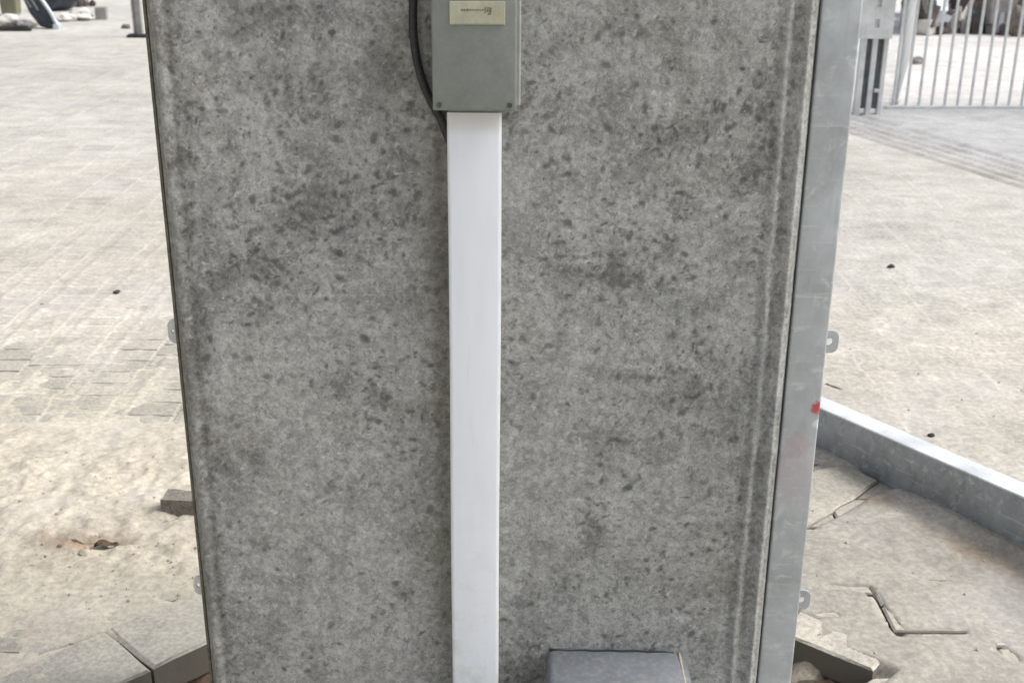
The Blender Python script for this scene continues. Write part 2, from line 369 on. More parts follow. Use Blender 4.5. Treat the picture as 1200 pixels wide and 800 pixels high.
# ------------------------------------------------------------------ ground
PIT = [(-0.078, 2.71), (0.75, 2.059), (-0.10, 1.20), (-0.95, 1.838)]       # clockwise seen from above
def edge_dist(x, y, a, b):             # > 0 outside the pit
    dx, dy = b[0] - a[0], b[1] - a[1]; l = math.hypot(dx, dy)
    return ((x - a[0]) * (-dy) + (y - a[1]) * dx) / l
def pit_dist(x, y):
    d = None
    for i in range(4):
        e = edge_dist(x, y, PIT[i], PIT[(i + 1) % 4]); d = e if d is None else np.maximum(d, e)
    return d
def seg_d(x, y, a, b):
    ax, ay = a; bx, by = b; dx, dy = bx - ax, by - ay
    t = np.clip(((x - ax) * dx + (y - ay) * dy) / (dx * dx + dy * dy), 0, 1)
    return np.hypot(x - ax - t * dx, y - ay - t * dy), t
def axis(fine, lo, hi, far, n):
    mid = np.concatenate([np.arange(a, b, s) for a, b, s in fine])
    g = np.geomspace(0.04, far, n)
    return np.concatenate([(lo - g)[::-1], mid, hi + g])
xs = axis([(-5.5, -2.3, 0.035), (-2.3, -0.45, 0.009), (-0.45, 0.4, 0.05), (0.4, 2.3, 0.009), (2.3, 4.2, 0.018)], -5.5, 4.2, 400, 44)
ys = axis([(0.9, 1.95, 0.05), (1.95, 3.3, 0.0085), (3.3, 4.4, 0.014), (4.4, 7.5, 0.03), (7.5, 15, 0.08)], 0.9, 15, 400, 46)
X, Y = np.meshgrid(xs, ys)
near = 1 - sst(5, 9, np.hypot(X, Y))
Z = np.full(X.shape, 0.0025)
Z += fbm(X, Y, 1.1, 3, 3) * 0.02 * near
Z += fbm(X, Y, 7, 21, 5, 0.6) * 0.016 * near
Z += fbm(X, Y, 45, 51, 3, 0.6) * 0.005 * near
# loose sand heaped on the left between the paving and the pit
ls = sst(2.28, 2.5, Y) * (1 - sst(2.9, 3.3, Y)) * (X < -0.4)
Z += ls * (0.006 + np.abs(fbm(X, Y, 16, 77, 4, 0.6)) * 0.05)
# thin sand over the slabs near the pit, joints filled just below their tops
pd = pit_dist(X, Y)
thin = (1 - sst(0.02, 0.34, pd + fbm(X, Y, 5, 91, 3) * 0.2))
Z = Z * (1 - thin) + thin * (np.where(X < 0, -0.0028, 0.0030) + fbm(X, Y, 9, 95, 4, .6) * 0.010)
# shallow running joints left in the sand farther out (paving columns 0.2 m wide)
jx = np.abs(((X - 0.83) / 0.2) - np.round((X - 0.83) / 0.2)) * 0.2
jm = np.exp(-(jx / 0.013) ** 2) * sst(3.1, 3.5, Y) * (1 - sst(4.6, 6.2, Y)) * (X < 0) * (0.4 + 1.2 * np.clip(fbm(X, Y, 1.3, 33, 2) + 0.3, 0, 1))
Z += 0.006 * jm
def gl(*p): return [G(*q) for q in p]
rv = sst(3.15, 3.4, Y) * (1 - sst(4.1, 4.5, Y)) * (X < -0.6) * np.clip(fbm(X, Y, 1.6, 205, 4, .6) * 5 + .55, 0, 1)
Z -= rv * .0040
# open joints
open_j = []
def carve(a, b, wd, dep, fade=True):
    global Z
    d, t = seg_d(X, Y, a, b)
    m = np.exp(-(d / wd) ** 2)
    Z = Z - dep * m
    open_j.append((a, b, wd))
for p, q, wd, dep in (((1017, 690), (1054, 741), .007, .03), ((972, 688), (1016, 690), .006, .024), ((1055, 740), (1132, 741), .005, .017),
                      ((940, 722), (978, 720), .006, .022), ((929, 714), (941, 731), .007, .028), ((945, 620), (1035, 570), .009, .04),
                      ((119, 742), (175, 781), .006, .02), ((56, 761), (119, 742), .004, .008), ((196, 698), (236, 716), .005, .012), ((1172, 757), (1190, 772), .006, .02)):
    carve(G(*p), G(*q), wd, dep)
# hollow under the steel tube near the post
d, t = seg_d(X, Y, G(952, 548), G(1034, 568)); Z -= 0.045 * np.exp(-(d / 0.03) ** 2)
# sand banked along the steel tube
TA, TB = G(955, 528), G(1200, 652)
d, t = seg_d(X, Y, TA, (TB[0] + (TB[0] - TA[0]) * .6, TB[1] + (TB[1] - TA[1]) * .6))
bank = np.exp(-((d - 0.02) / 0.028) ** 2) * sst(0.22, 0.45, t)
Z += bank * (0.016 + 0.012 * fbm(X, Y, 20, 61, 3))
Z += np.exp(-((d - 0.01) / 0.016) ** 2) * 0.008
# small hole with debris on the left
hx, hy = G(122, 640); Z -= 0.034 * np.exp(-(((X - hx) / 0.045) ** 2 + ((Y - hy) / 0.028) ** 2))
# tyre tracks to the gate
ta, tb = G(1000, 150), G(1200, 212)
trk = []
for off in (-0.16, -0.05, 0.06, 0.17, 0.3):
    d, t = seg_d(X, Y, (ta[0] + off - .3, ta[1] + 1.0), (tb[0] + off + .45, tb[1] - 1.2))
    Z -= 0.014 * np.exp(-(d / 0.03) ** 2); trk.append(d)
near_pit = 1 - sst(0.015, 0.04, pd)
Z = Z * (1 - near_pit) + (-0.03) * near_pit
keep = (pit_dist((X[:-1, :-1] + X[1:, 1:]) / 2, (Y[:-1, :-1] + Y[1:, 1:]) / 2) > 0.008)
gm = grid_mesh('ground', X, Y, Z, keep)
# colour of each patch of ground, tube shade included
def blend(c, col, m): return c * (1 - m[..., None]) + np.array(col) * m[..., None]
C = np.ones(X.shape + (3,)) * np.array([0.485, 0.456, 0.402])
C = blend(C, (0.495, 0.452, 0.375), (1 - sst(3.0, 3.8, Y + fbm(X, Y, 1.5, 8, 3) * .8)) * (X < 0))
C = blend(C, (0.47, 0.452, 0.415), sst(4.5, 8, Y) * (X < 0))
C = blend(C, (0.44, 0.415, 0.37), (1 - sst(3.4, 4.2, Y + fbm(X, Y, 1.5, 9, 3))) * (X > 0))
C = blend(C, (0.46, 0.442, 0.405), sst(3.6, 4.8, Y) * sst(-.5, .8, X))
C = blend(C, (0.335, 0.315, 0.28), (1 - sst(2.5, 2.85, Y + fbm(X, Y, 3, 10, 3) * .3)) * (X > 0) * 0.8)
C = blend(C, (0.40, 0.403, 0.41), sst(6.1, 7.6, Y + (X - 2.8) * 2.0 + fbm(X, Y, 2, 12, 2) * .3) * sst(-.5, .8, X) * (1 - sst(8.8, 8.95, Y)))
C = blend(C, (0.60, 0.59, 0.58), sst(8.8, 9.0, Y) * sst(-2.5, 1.5, X + fbm(X, Y, .8, 140, 3) * 2))
C = blend(C, (0.50, 0.49, 0.46), sst(12.6, 13.4, Y + fbm(X, Y, .8, 141, 3)) * (1 - sst(-2.5, 0, X)))
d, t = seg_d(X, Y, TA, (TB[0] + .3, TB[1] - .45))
C = blend(C, (0.235, 0.175, 0.115), np.exp(-((d - 0.10) / 0.05) ** 2) * 0.65 * np.clip(0.6 + 2 * fbm(X, Y, 10, 14, 3), 0, 1) * (X > 0) * (Y < TA[1]))  # shadowy strip in front of the steel tube, painted as brown ground
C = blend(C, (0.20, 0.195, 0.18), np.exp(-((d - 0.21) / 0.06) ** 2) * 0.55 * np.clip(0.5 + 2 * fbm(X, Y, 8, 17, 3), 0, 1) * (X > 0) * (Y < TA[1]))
for d in trk: C = blend(C, (0.23, 0.225, 0.215), np.exp(-(d / 0.032) ** 2) * .75 * np.clip(.7 + 2 * fbm(X, Y, 3, 88, 3), 0, 1))
for a, b, wd in open_j:
    d, t = seg_d(X, Y, a, b); C = blend(C, (0.12, 0.105, 0.085), np.exp(-(d / (wd * 1.1)) ** 2) * 0.8)
d = np.hypot((X - hx + .05) / 0.10, (Y - hy) / 0.035); C = blend(C, (0.27, 0.155, 0.095), np.exp(-d ** 2) * 0.7)
for px, py, rr, am in ((40, 665, .035, .6), (20, 590, .05, .25), (165, 600, .05, .35), (60, 640, .04, .3), (1160, 560, .05, .3)):
    gx, gy = G(px, py); C = blend(C, (0.25, 0.21, 0.16), np.exp(-((X - gx) ** 2 + ((Y - gy) * 1.4) ** 2) / rr ** 2) * am * np.clip(.7 + 3 * fbm(X, Y, 25, 44, 2), 0, 1))
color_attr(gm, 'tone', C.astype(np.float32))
cov = np.zeros(C.shape); cov[..., 0] = np.where(X < 0, sst(2.9, 3.5, Y) * (1 - sst(10, 13, Y)), sst(2.9, 3.6, Y) * .55 * (1 - sst(8.7, 8.9, Y)))
color_attr(gm, 'cover', cov.astype(np.float32))
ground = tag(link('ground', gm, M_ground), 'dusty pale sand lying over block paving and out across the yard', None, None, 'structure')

# soil showing in the pit round the pillar
sx = np.linspace(-1.3, 1.15, 150); sy = np.linspace(0.9, 3.0, 130); SX, SY = np.meshgrid(sx, sy)
SZ = -0.125 + fbm(SX, SY, 6, 5, 5, 0.6) * 0.07
soil = tag(link('soil', grid_mesh('soil', SX, SY, SZ), M_soil), 'dark brown soil in the open pit around the pillar', None, None, 'structure')

# ------------------------------------------------------------------ paving: every block its own object
pm_bm = bmesh.new(); box(pm_bm, -2.3, -1.3, 2.0, 3.7, -0.10, -0.085); box(pm_bm, 1.2, 2.3, 2.0, 3.7, -0.10, -0.085)
paving = tag(bm_obj('paving', pm_bm, M_soil), 'grey block paving half covered by pale sand', None, None, 'structure')
def slab_mesh(poly, h=0.065, bev=0.004):
    bm = bmesh.new(); cx = sum(p[0] for p in poly) / len(poly); cy = sum(p[1] for p in poly) / len(poly)
    top = []
    mid = [bm.verts.new((x - cx, y - cy, -bev)) for x, y in poly]; bot = [bm.verts.new((x - cx, y - cy, -h)) for x, y in poly]
    for x, y in poly:
        dx, dy = x - cx, y - cy; l = math.hypot(dx, dy); k = (l - bev * 1.4) / l
        top.append(bm.verts.new((dx * k, dy * k, 0)))
    n = len(poly); bm.faces.new(top)
    for a, b in ((mid, top), (bot, mid)):
        for i in range(n): bm.faces.new((a[i], a[(i + 1) % n], b[(i + 1) % n], b[i]))
    bm.faces.new(bot[::-1]); bmesh.ops.recalc_face_normals(bm, faces=bm.faces)
    me = bpy.data.meshes.new('paver'); bm.to_mesh(me); bm.free(); me.materials.append(M_paver)
    return me, (cx, cy)
def clip(poly, a, b, off):             # keep the part more than off outside edge a-b
    out = []
    dd = [edge_dist(x, y, a, b) - off for x, y in poly]
    for i in range(len(poly)):
        p, q, dp, dq = poly[i], poly[(i + 1) % len(poly)], dd[i], dd[(i + 1) % len(poly)]
        if dp >= 0: out.append(p)
        if (dp >= 0) != (dq >= 0):
            t = dp / (dp - dq); out.append((p[0] + (q[0] - p[0]) * t, p[1] + (q[1] - p[1]) * t))
    return out
def jag(poly, st_=.03, a=.0022):
    out = []
    for i in range(len(poly)):
        p, q = poly[i], poly[(i + 1) % len(poly)]; L_ = math.hypot(q[0] - p[0], q[1] - p[1]); n = max(1, int(L_ / st_)) if L_ < .25 else 8
        for k in range(n):
            t = k / n; e = a * (1.6 if k == 0 else 1); out.append((p[0] + (q[0] - p[0]) * t + random.uniform(-e, e), p[1] + (q[1] - p[1]) * t + random.uniform(-e, e)))
    return out
def area(p): return abs(sum(p[i][0] * p[(i + 1) % len(p)][1] - p[(i + 1) % len(p)][0] * p[i][1] for i in range(len(p)))) / 2
whole, wc = slab_mesh([(-.097, -.0465), (.097, -.0465), (.097, .0465), (-.097, .0465)])
LB = (PIT[3], PIT[0]); RB = (PIT[0], PIT[1]); RF = (PIT[1], PIT[2])
count = 0
for side, cols in ((-1, range(-15, -6)), (1, range(-1, 5))):
    for c_ in cols:
        x0 = 0.83 + c_ * 0.2; off = 0.047 if c_ % 2 else 0.0
        if side < 0: x0 += -0.05
        for r_ in range(-3, 22 if side < 0 else 14):
            y0 = 2.197 + r_ * 0.1 + off
            cx, cy = x0 + .1, y0 + .05
            if count >= 297: continue
            px = 600 + 1400 * cx / (cy * math.cos(PITCH) + H * math.sin(PITCH))
            if px < -40 or px > 1240 or 300 < px < 860: continue
            poly = [(x0 + .003, y0 + .0035), (x0 + .197, y0 + .0035), (x0 + .197, y0 + .0965), (x0 + .003, y0 + .0965)]
            if side < 0:
                d = [edge_dist(x, y, *LB) for x, y in poly]
                if min(d) < 0.196: poly = clip(poly, *LB, 0.196)
            else:
                if min(edge_dist(x, y, *RB) for x, y in poly) < 0.106:
                    if edge_dist(cx, cy, *RF) > -0.02: poly = clip(poly, *RF, 0.004)
                    else: poly = clip(poly, *RB, 0.106)
            if len(poly) < 3 or area(poly) < 0.003: continue
            q_ = .35 if cy > 3 else 1; dz = random.uniform(-.002, .0012) * q_; rot = (random.uniform(-.012, .012) * q_, random.uniform(-.008, .008) * q_, random.uniform(-.01, .01))
            if len(poly) == 4 and abs(area(poly) - .194 * .093) < 1e-5: link('paver', whole, None, paving, (cx, cy, dz), rot)
            else:
                me, c = slab_mesh(jag(poly)); link('paver', me, None, paving, (c[0], c[1], dz), (rot[0] * .4, rot[1] * .4, 0))
            count += 1
# kerb slabs along the left edge of the pit
ux, uy = (PIT[0][0] - PIT[3][0]), (PIT[0][1] - PIT[3][1]); ul = math.hypot(ux, uy); ux /= ul; uy /= ul
nx_, ny_ = -uy, ux
jt = (-0.735 - PIT[3][0]) * ux + (2.05 - PIT[3][1]) * uy
for k in range(-1, 3):
    a, b = jt + k * 0.4 + .002, jt + (k + 1) * 0.4 - .002
    b = min(b, ul - 0.02)
    poly = [(PIT[3][0] + ux * t + nx_ * s, PIT[3][1] + uy * t + ny_ * s) for t, s in ((a, 0), (b, 0), (b, .19), (a, .19))]
    me, c = slab_mesh(jag(poly, .04, .0025), 0.075, 0.006); link('kerb_slab', me, None, paving, (c[0], c[1], 0.0 if k else 0.002), (0, 0, 0))
vx, vy = (PIT[1][0] - PIT[0][0]), (PIT[1][1] - PIT[0][1]); vl = math.hypot(vx, vy); vx /= vl; vy /= vl
for a, b in ((vl - .62, vl - .222), (vl - .216, vl)):
    poly = [(PIT[0][0] + vx * t - vy * s_, PIT[0][1] + vy * t + vx * s_) for t, s_ in ((a, 0), (b, 0), (b, .102), (a, .102))]
    me, c = slab_mesh(jag(poly, .04, .0015), 0.062, 0.005); link('kerb_slab', me, None, paving, (c[0], c[1], 0.001))
# one loose slab lying askew beside the steel tube
p = [G(938, 626), G(938, 556), G(990, 548), G(1030, 566)]
me, c = slab_mesh(jag(p, .04, .004), 0.05, 0.005); link('broken_slab', me, None, paving, (c[0], c[1], 0.008), (0.01, -0.02, 0))

# ------------------------------------------------------------------ the pillar
PY = 1.70; XL, XR = -0.51, 0.422; PB = 2.05
px_ = np.unique(np.concatenate([np.linspace(XL, -0.47, 18), np.linspace(-0.47, 0.36, 277), np.linspace(0.36, XR, 42)]))
pz_ = np.concatenate([np.linspace(-0.3, 0.15, 20), np.arange(0.155, 1.45, 0.0030), np.linspace(1.46, 2.7, 60)])
XX, ZZ = np.meshgrid(px_, pz_); ny_, nx_c = XX.shape
w1 = fbm(ZZ * 0 + 3, ZZ, 3, 4, 5, .6) * 0.018; w2 = fbm(ZZ * 0 + 9, ZZ, 2.2, 40, 5, .6) * 0.009; amp = np.clip(1 + 2.4 * fbm(ZZ * 0 + 1, ZZ, 4, 71, 4), .15, 1.8)
D = fbm(XX, ZZ, 3, 1, 3) * 0.006 + fbm(XX, ZZ, 18, 2, 4, .6) * 0.0022      # > 0 recessed
def g1(c, wd): return np.exp(-((XX - c) / wd) ** 2)
rgh = fbm(XX, ZZ, 30, 6, 3, .6) * 0.005
D += g1(0.368 + w1, 0.006) * 0.002
D -= g1(0.380 + w1, 0.006) * (0.0032 * amp + rgh * .8)
D += g1(0.393 + w1 * .6, 0.007) * (0.0032 * amp + rgh * .8)
D -= g1(0.408 + w2 * .5, 0.005) * (0.006 + rgh * .4)
D += sst(0.4165, XR, XX) * 0.009
D += (1 - sst(XL, XL + 0.012, XX)) * 0.014
D += g1(XL + 0.027 + w2 * .6, 0.006) * 0.0015 * amp - g1(XL + 0.016, 0.006) * 0.0018
ny, nx = XX.shape
me = grid_mesh('pillar_front', XX, PY + D, ZZ)
# stains and painted shade measured on the photograph, metres on the face
st = np.zeros(XX.shape + (3,))
def spot(x, y, rx, ry, amt, ch):
    cx, cz = PL(x, y, PY); m = 1 / 770.0
    st[..., ch] += amt * np.exp(-(((XX - cx) / (rx * m)) ** 2 + ((ZZ - cz) / (ry * m)) ** 2))
for s in ((350, 100, 38, 22, .8), (375, 232, 40, 28, .9), (352, 262, 24, 22, .9), (320, 310, 25, 20, .7), (300, 365, 25, 18, .6), (402, 450, 16, 14, 1.3), (442, 466, 12, 14, 1.2),
          (302, 540, 14, 20, 1.2), (270, 335, 20, 20, .6), (262, 545, 14, 20, .6), (475, 695, 12, 12, .9), (392, 570, 16, 8, .7), (695, 628, 14, 22, 1.4), (690, 600, 12, 18, .6),
          (722, 325, 26, 16, 1.3), (778, 332, 12, 10, 1.0), (760, 285, 30, 18, .6), (795, 165, 16, 26, .9), (655, 120, 20, 12, .6), (830, 140, 20, 30, .6), (890, 150, 22, 60, .8), (875, 210, 20, 30, .6),
          (700, 505, 40, 14, .8), (728, 518, 12, 10, 1.0), (748, 442, 30, 12, .8), (812, 455, 16, 14, .9), (800, 240, 14, 14, .7), (690, 300, 40, 6, .7), (850, 460, 40, 60, .5),
          (612, 785, 34, 40, 1.3), (880, 580, 26, 120, .6), (868, 690, 22, 60, .8), (905, 300, 14, 200, .6), (210, 250, 18, 220, .35), (225, 420, 18, 90, .7), (240, 620, 16, 120, .5), (600, 140, 16, 16, .8),  # the strong spot left of the low box is its shadow, painted in
          (760, 470, 60, 14, .5), (470, 95, 20, 60, .4), (440, 240, 30, 30, .6), (320, 20, 40, 24, .4), (930, 40, 20, 60, .5)): spot(*s, 0)
for s in ((330, 620, 70, 110, .8), (430, 640, 60, 90, .6), (610, 230, 28, 90, 1.0), (640, 520, 50, 60, .8), (612, 620, 40, 90, .8), (320, 190, 60, 40, .4), (300, 470, 60, 60, .4),
          (660, 60, 60, 60, .4), (640, 400, 60, 80, .4), (330, 400, 70, 40, .5), (400, 520, 90, 40, .4)): spot(*s, 1)
for s in ((508, 230, 22, 110, .8), (515, 420, 16, 120, .45), (512, 640, 26, 160, .6), (470, 60, 26, 80, .5), (480, 330, 40, 60, .3), (700, 700, 90, 80, .25), (840, 620, 60, 180, .3), (800, 500, 80, 60, .2)): spot(*s, 2)  # olive left of the trunking holds its painted shade along with grime
st[..., 2] = np.clip(st[..., 2] + (1 - sst(XL + 0.004, XL + 0.010, XX)) * .9 + g1(XL + 0.013, .006) * .35 + g1(XL + 0.028 + w2 * .6, .006) * .3, 0, 1); st[..., 1] += g1(XL + 0.015, 0.004) * .35; st[..., 0] += g1(XL + 0.034, 0.016) * .3  # left groove shade put into the colour, strip beside it paler
st[..., 2] += g1(-0.107 + w2, .012) * .55; st[..., 0] += g1(-0.104, .008) * .4  # grime with the trunking's soft shadow painted in along its left side
ridge = g1(0.380 + w1, 0.005) + g1(0.408 + w2 * .5, 0.0055)
st[..., 1] = np.clip(st[..., 1] + ridge * 0.55 * amp, 0, 1.4)
st[..., 0] = np.clip(st[..., 0] + g1(0.3915 + w1 * .6, 0.006) * .25 - ridge * .6, 0, 1.5)  # ridges coloured paler, groove between them darker
color_attr(me, 'stain_shade', np.clip(st, 0, 1.5).astype(np.float32))
sp = np.zeros(XX.shape + (3,)); rs = np.random.default_rng(21)
def fleck(cx, cz, ra, rb, a, amt, ch):
    i0, i1 = np.searchsorted(pz_, (cz - ra * 2.2, cz + ra * 2.2)); j0, j1 = np.searchsorted(px_, (cx - ra * 2.2, cx + ra * 2.2))
    if i1 <= i0 or j1 <= j0: return
    u = XX[i0:i1, j0:j1] - cx; v = ZZ[i0:i1, j0:j1] - cz; bend = 12 * (u * math.cos(a) + v * math.sin(a)) ** 2
    p_ = u * math.cos(a) + v * math.sin(a); q_ = -u * math.sin(a) + v * math.cos(a) + bend
    sp[i0:i1, j0:j1, ch] = np.maximum(sp[i0:i1, j0:j1, ch], amt * np.exp(-((p_ / ra) ** 2 + (q_ / rb) ** 2) ** 1.5))
dens = fbm(XX, ZZ, 5.5, 300, 4, .6) * 1.5 + sst(.75, 1.2, ZZ) * .10 + np.clip(st[..., 0], 0, 1.3) * .7 - np.clip(st[..., 1], 0, 1) * .35
nfl = 0
while nfl < 6500:
    cx, cz = rs.uniform(XL + .02, .37), rs.uniform(.16, 1.44)
    dd = dens[min(np.searchsorted(pz_, cz), ny_ - 1), min(np.searchsorted(px_, cx), nx_c - 1)]
    if rs.random() > np.clip(.2 + dd, .05, 1): continue
    nfl += 1; ra = .0026 + .0078 * rs.random() ** 3.0
    fleck(cx, cz, ra, ra * rs.uniform(.25, .75), rs.choice((.8, 2.2, 1.57, 0)) + rs.normal(0, .5), rs.uniform(.18, 1.0), 0)
for _ in range(1500):
    ra = rs.uniform(.003, .009); fleck(rs.uniform(XL + .02, .37), rs.uniform(.16, 1.44), ra, ra * rs.uniform(.16, .35), rs.uniform(0, 3.14), rs.uniform(.2, .8), 1)
color_attr(me, 'spots', np.clip(sp, 0, 1).astype(np.float32))
# join front sheet with sides, back and top into one body
bm = bmesh.new(); bm.from_mesh(me); bm.verts.ensure_lookup_table()
la = bm.verts.layers.float_color['stain_shade']
allv = list(bm.verts); idx = lambda r, c: allv[r * nx + c]
rows = list(range(0, ny, 4)) + [ny - 1]
bl = {}; 
lcol = [idx(r, 0) for r in range(ny)]; rcol = [idx(r, nx - 1) for r in range(ny)]
bL = [bm.verts.new((XL, PB, v.co.z)) for v in lcol]; bR = [bm.verts.new((XR, PB, v.co.z)) for v in rcol]
for r in range(ny - 1):
    for q in ((lcol[r], lcol[r + 1], bL[r + 1], bL[r]), (rcol[r + 1], rcol[r], bR[r], bR[r + 1]), (bL[r], bL[r + 1], bR[r + 1], bR[r])):
        f = bm.faces.new(q)
bm.faces.new([idx(ny - 1, c) for c in range(nx)] + [bR[-1], bL[-1]])
bmesh.ops.recalc_face_normals(bm, faces=bm.faces)
me2 = bpy.data.meshes.new('concrete_body'); bm.to_mesh(me2); bm.free()
bpy.data.meshes.remove(me)
me2.polygons.foreach_set('use_smooth', [True] * len(me2.polygons)); me2.set_sharp_from_angle(angle=R(50))
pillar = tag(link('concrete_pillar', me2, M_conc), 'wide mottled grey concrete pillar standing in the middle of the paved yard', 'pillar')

# ------------------------------------------------------------------ steel post on the right, steel angle on the left
def lug(parent, x0, x1, yc, zc, hh, hole, th=0.004, mat=None):
    """plate with a rounded free end and a round hole"""
    bm = bmesh.new(); sgn = 1 if x1 > x0 else -1; rr = hh / 2; cx = x1 - sgn * rr; n = 20
    cr = rr * .62; ex = x1 - sgn * cr; outer = [(x0, -rr)]
    outer += [(ex + sgn * cr * math.cos(t), -rr + cr + cr * math.sin(t)) for t in np.linspace(-math.pi / 2, 0, 8)]
    outer += [(ex + sgn * cr * math.cos(t), rr - cr + cr * math.sin(t)) for t in np.linspace(0, math.pi / 2, 8)] + [(x0, rr)]
    cx = x1 - sgn * abs(x1 - x0) * .5
    hcx = cx
    m = len(outer)
    inner = []
    for (x, z) in outer:
        a = math.atan2(z, x - hcx); inner.append((hcx + hole * math.cos(a), hole * math.sin(a)))
    V = []
    for y in (yc - th / 2, yc + th / 2):
        V.append(([bm.verts.new((x, y, zc + z)) for x, z in outer], [bm.verts.new((x, y, zc + z)) for x, z in inner]))
    for (o_, i_) in V:
        for k in range(m): bm.faces.new((o_[k], o_[(k + 1) % m], i_[(k + 1) % m], i_[k]))
    for k in range(m):
        bm.faces.new((V[0][0][k], V[0][0][(k + 1) % m], V[1][0][(k + 1) % m], V[1][0][k]))
        bm.faces.new((V[0][1][k], V[0][1][(k + 1) % m], V[1][1][(k + 1) % m], V[1][1][k]))
    return bm_obj('lug', bm, mat or M_galv, parent)
pr = PL(962, 476, 1.71)
rx0 = 0.4245
post = empty('steel_post', (rx0 + .027, 1.737, -0.3), 'grey galvanised square steel post standing against the right edge of the concrete pillar', 'post')
ox, oy, oz = post.location
pc = PL(934, 520, 1.71); pc2 = PL(931, 560, 1.71)
red = (0.42, 0.07, 0.075)
M_post = mat_galv('galvanised_post', (0.45, 0.482, 0.502), 0.5, 0.5,
                  paint=((0.028, -0.028, pr[1] - oz, 0.015, red, 1.0), (0.029, -0.026, pr[1] - oz - .028, 0.012, (0.7, 0.7, 0.7), 0.8), (pc[0] - ox, -0.03, pc[1] - oz, 0.026, (0.42, 0.22, 0.24), 0.32), (pc2[0] - ox, -0.03, pc2[1] - oz, 0.055, (0.44, 0.36, 0.38), 0.4)))
bm = bmesh.new(); box(bm, -.027, .0300, -.032, .026, 0, 3.0, 0.004, 3)
bm_obj('tube', bm, M_post, post, smooth=True)
bm = bmesh.new()
for k in range(60):                    # rough weld bead down the inner edge
    z = 0.3 + k * 0.045
bm.free()
for (x, y) in ((977, 400), (938, 702)):
    lx, lz = PL(x, y, 1.735)
    lug(post, .026, .026 + .029, -.002, lz - oz, .037, .0062)
angle = empty('steel_angle', (XL, 1.72, -0.3), 'thin dark steel angle strip running up the left corner of the concrete pillar', 'edge strip')
bm = bmesh.new(); box(bm, -.007, -.002, -.002, .045, 0, 3.0, .001); 
bm_obj('strip', bm, M_angle, angle)
for (x, y, hh, out, hole) in ((203, 383, .040, .016, .003), (236, 678, .036, .016, .0045)):
    lx, lz = PL(x, y, 1.75)
    lug(angle, -.006, -.006 - out, .012, lz + .3, hh, hole, mat=M_fence)

# ------------------------------------------------------------------ cable trunking
tr = empty('cable_trunking', (0, 0, 0), 'tall white plastic cable trunking running down the middle of the pillar face', 'trunking')
a0 = PL(524, 140, 1.672); a1 = PL(588, 140, 1.672); b0 = PL(530, 800, 1.672); b1 = PL(584, 800, 1.672)
tx, tw = (a0[0] + a1[0]) / 2, (a1[0] - a0[0]); bx_, bw = (b0[0] + b1[0]) / 2, (b1[0] - b0[0])
tr.location = (tx, PY, 0.0); lean = math.atan2(tx - bx_, a0[1] - b0[1]); hw = (tw + bw) / 4
tr.location.x = tx - math.tan(lean) * a0[1]; tr.rotation_euler.y = lean
TOPZ = PL(556, 131, 1.672)[1]
bm = bmesh.new(); box(bm, -hw + .0015, hw - .0015, -.020, .006, -.02, TOPZ, .001)
bm_obj('trunking_base', bm, M_pvc, tr)
bm = bmesh.new()                       # lid: a shallow channel with slightly rounded long edges
prof = [(-hw, -.008), (-hw, -.0245), (-hw + .0012, -.0268), (-hw + .0035, -.028), (-hw + .006, -.0284), (0, -.0286), (hw - .006, -.0284), (hw - .0035, -.028), (hw - .0012, -.0268), (hw, -.0245), (hw, -.008)]
zz = np.linspace(-.02, TOPZ - .0015, 60); rings = []
for z in zz:
    rings.append([bm.verts.new((x + .0004 * math.sin(z * 9), y + .0005 * mn.noise(Vector((x * 9, z * 3, 1))), z)) for x, y in prof])
for a, b in zip(rings, rings[1:]):
    for k in range(len(prof) - 1): bm.faces.new((a[k], a[k + 1], b[k + 1], b[k]))
bm_obj('trunking_lid', bm, M_pvc, tr, smooth='all')

# ------------------------------------------------------------------ junction box with label plate
FY = 1.642
q0 = PL(507, 130, FY); q1 = PL(605, 130, FY)
jb = empty('junction_box', ((q0[0] + q1[0]) / 2, PY, q0[1]), 'grey junction box with a cream label plate at the top of the white trunking', 'junction box')
hw_, jh = (q1[0] - q0[0]) / 2, 0.21
bm = bmesh.new(); box(bm, -hw_ + .003, hw_ - .003, -.042, -.001, .0025, jh - .0025, .004, 3); bm_obj('housing', bm, M_box, jb, smooth=True)
bm = bmesh.new(); box(bm, -hw_, hw_, FY - PY, -.0425, 0, jh, .003, 3); bm_obj('lid', bm, M_box, jb, smooth=True)
bm = bmesh.new(); box(bm, hw_ - .004, hw_ + .006, -.006, .004, -.002, jh + .004, .002); bm_obj('sealant', bm, M_bead, jb)
for sx_, sz_ in ((-1, .008), (1, .008), (-1, jh - .008), (1, jh - .008)):
    bm = bmesh.new(); cyl(bm, (sx_ * (hw_ - .009), FY - PY - .0006, sz_), .0034, .003, 'Y', 14)
    box(bm, sx_ * (hw_ - .009) - .0026, sx_ * (hw_ - .009) + .0026, FY - PY - .0026, FY - PY - .0019, sz_ - .0005, sz_ + .0005)
    bm_obj('screw', bm, M_screw, jb)
l0 = PL(527, 29, FY); l1 = PL(592, 2, FY); jx0 = jb.location.x; jz0 = jb.location.z
bm = bmesh.new(); box(bm, l0[0] - jx0, l1[0] - jx0, FY - PY - .0022, FY - PY + .0005, l0[1] - jz0, l1[1] - jz0, .0006)
lp = bm_obj('label_plate', bm, M_plate, jb)
bm = bmesh.new(); yy = FY - PY - .0026
def stroke(x0, y0, x1, y1):
    p0 = PL(x0, y0, FY); p1 = PL(x1, y1, FY); box(bm, min(p0[0], p1[0]) - jx0, max(p0[0], p1[0]) - jx0, yy, yy + .0006, min(p0[1], p1[1]) - jz0, max(p0[1], p1[1]) - jz0)
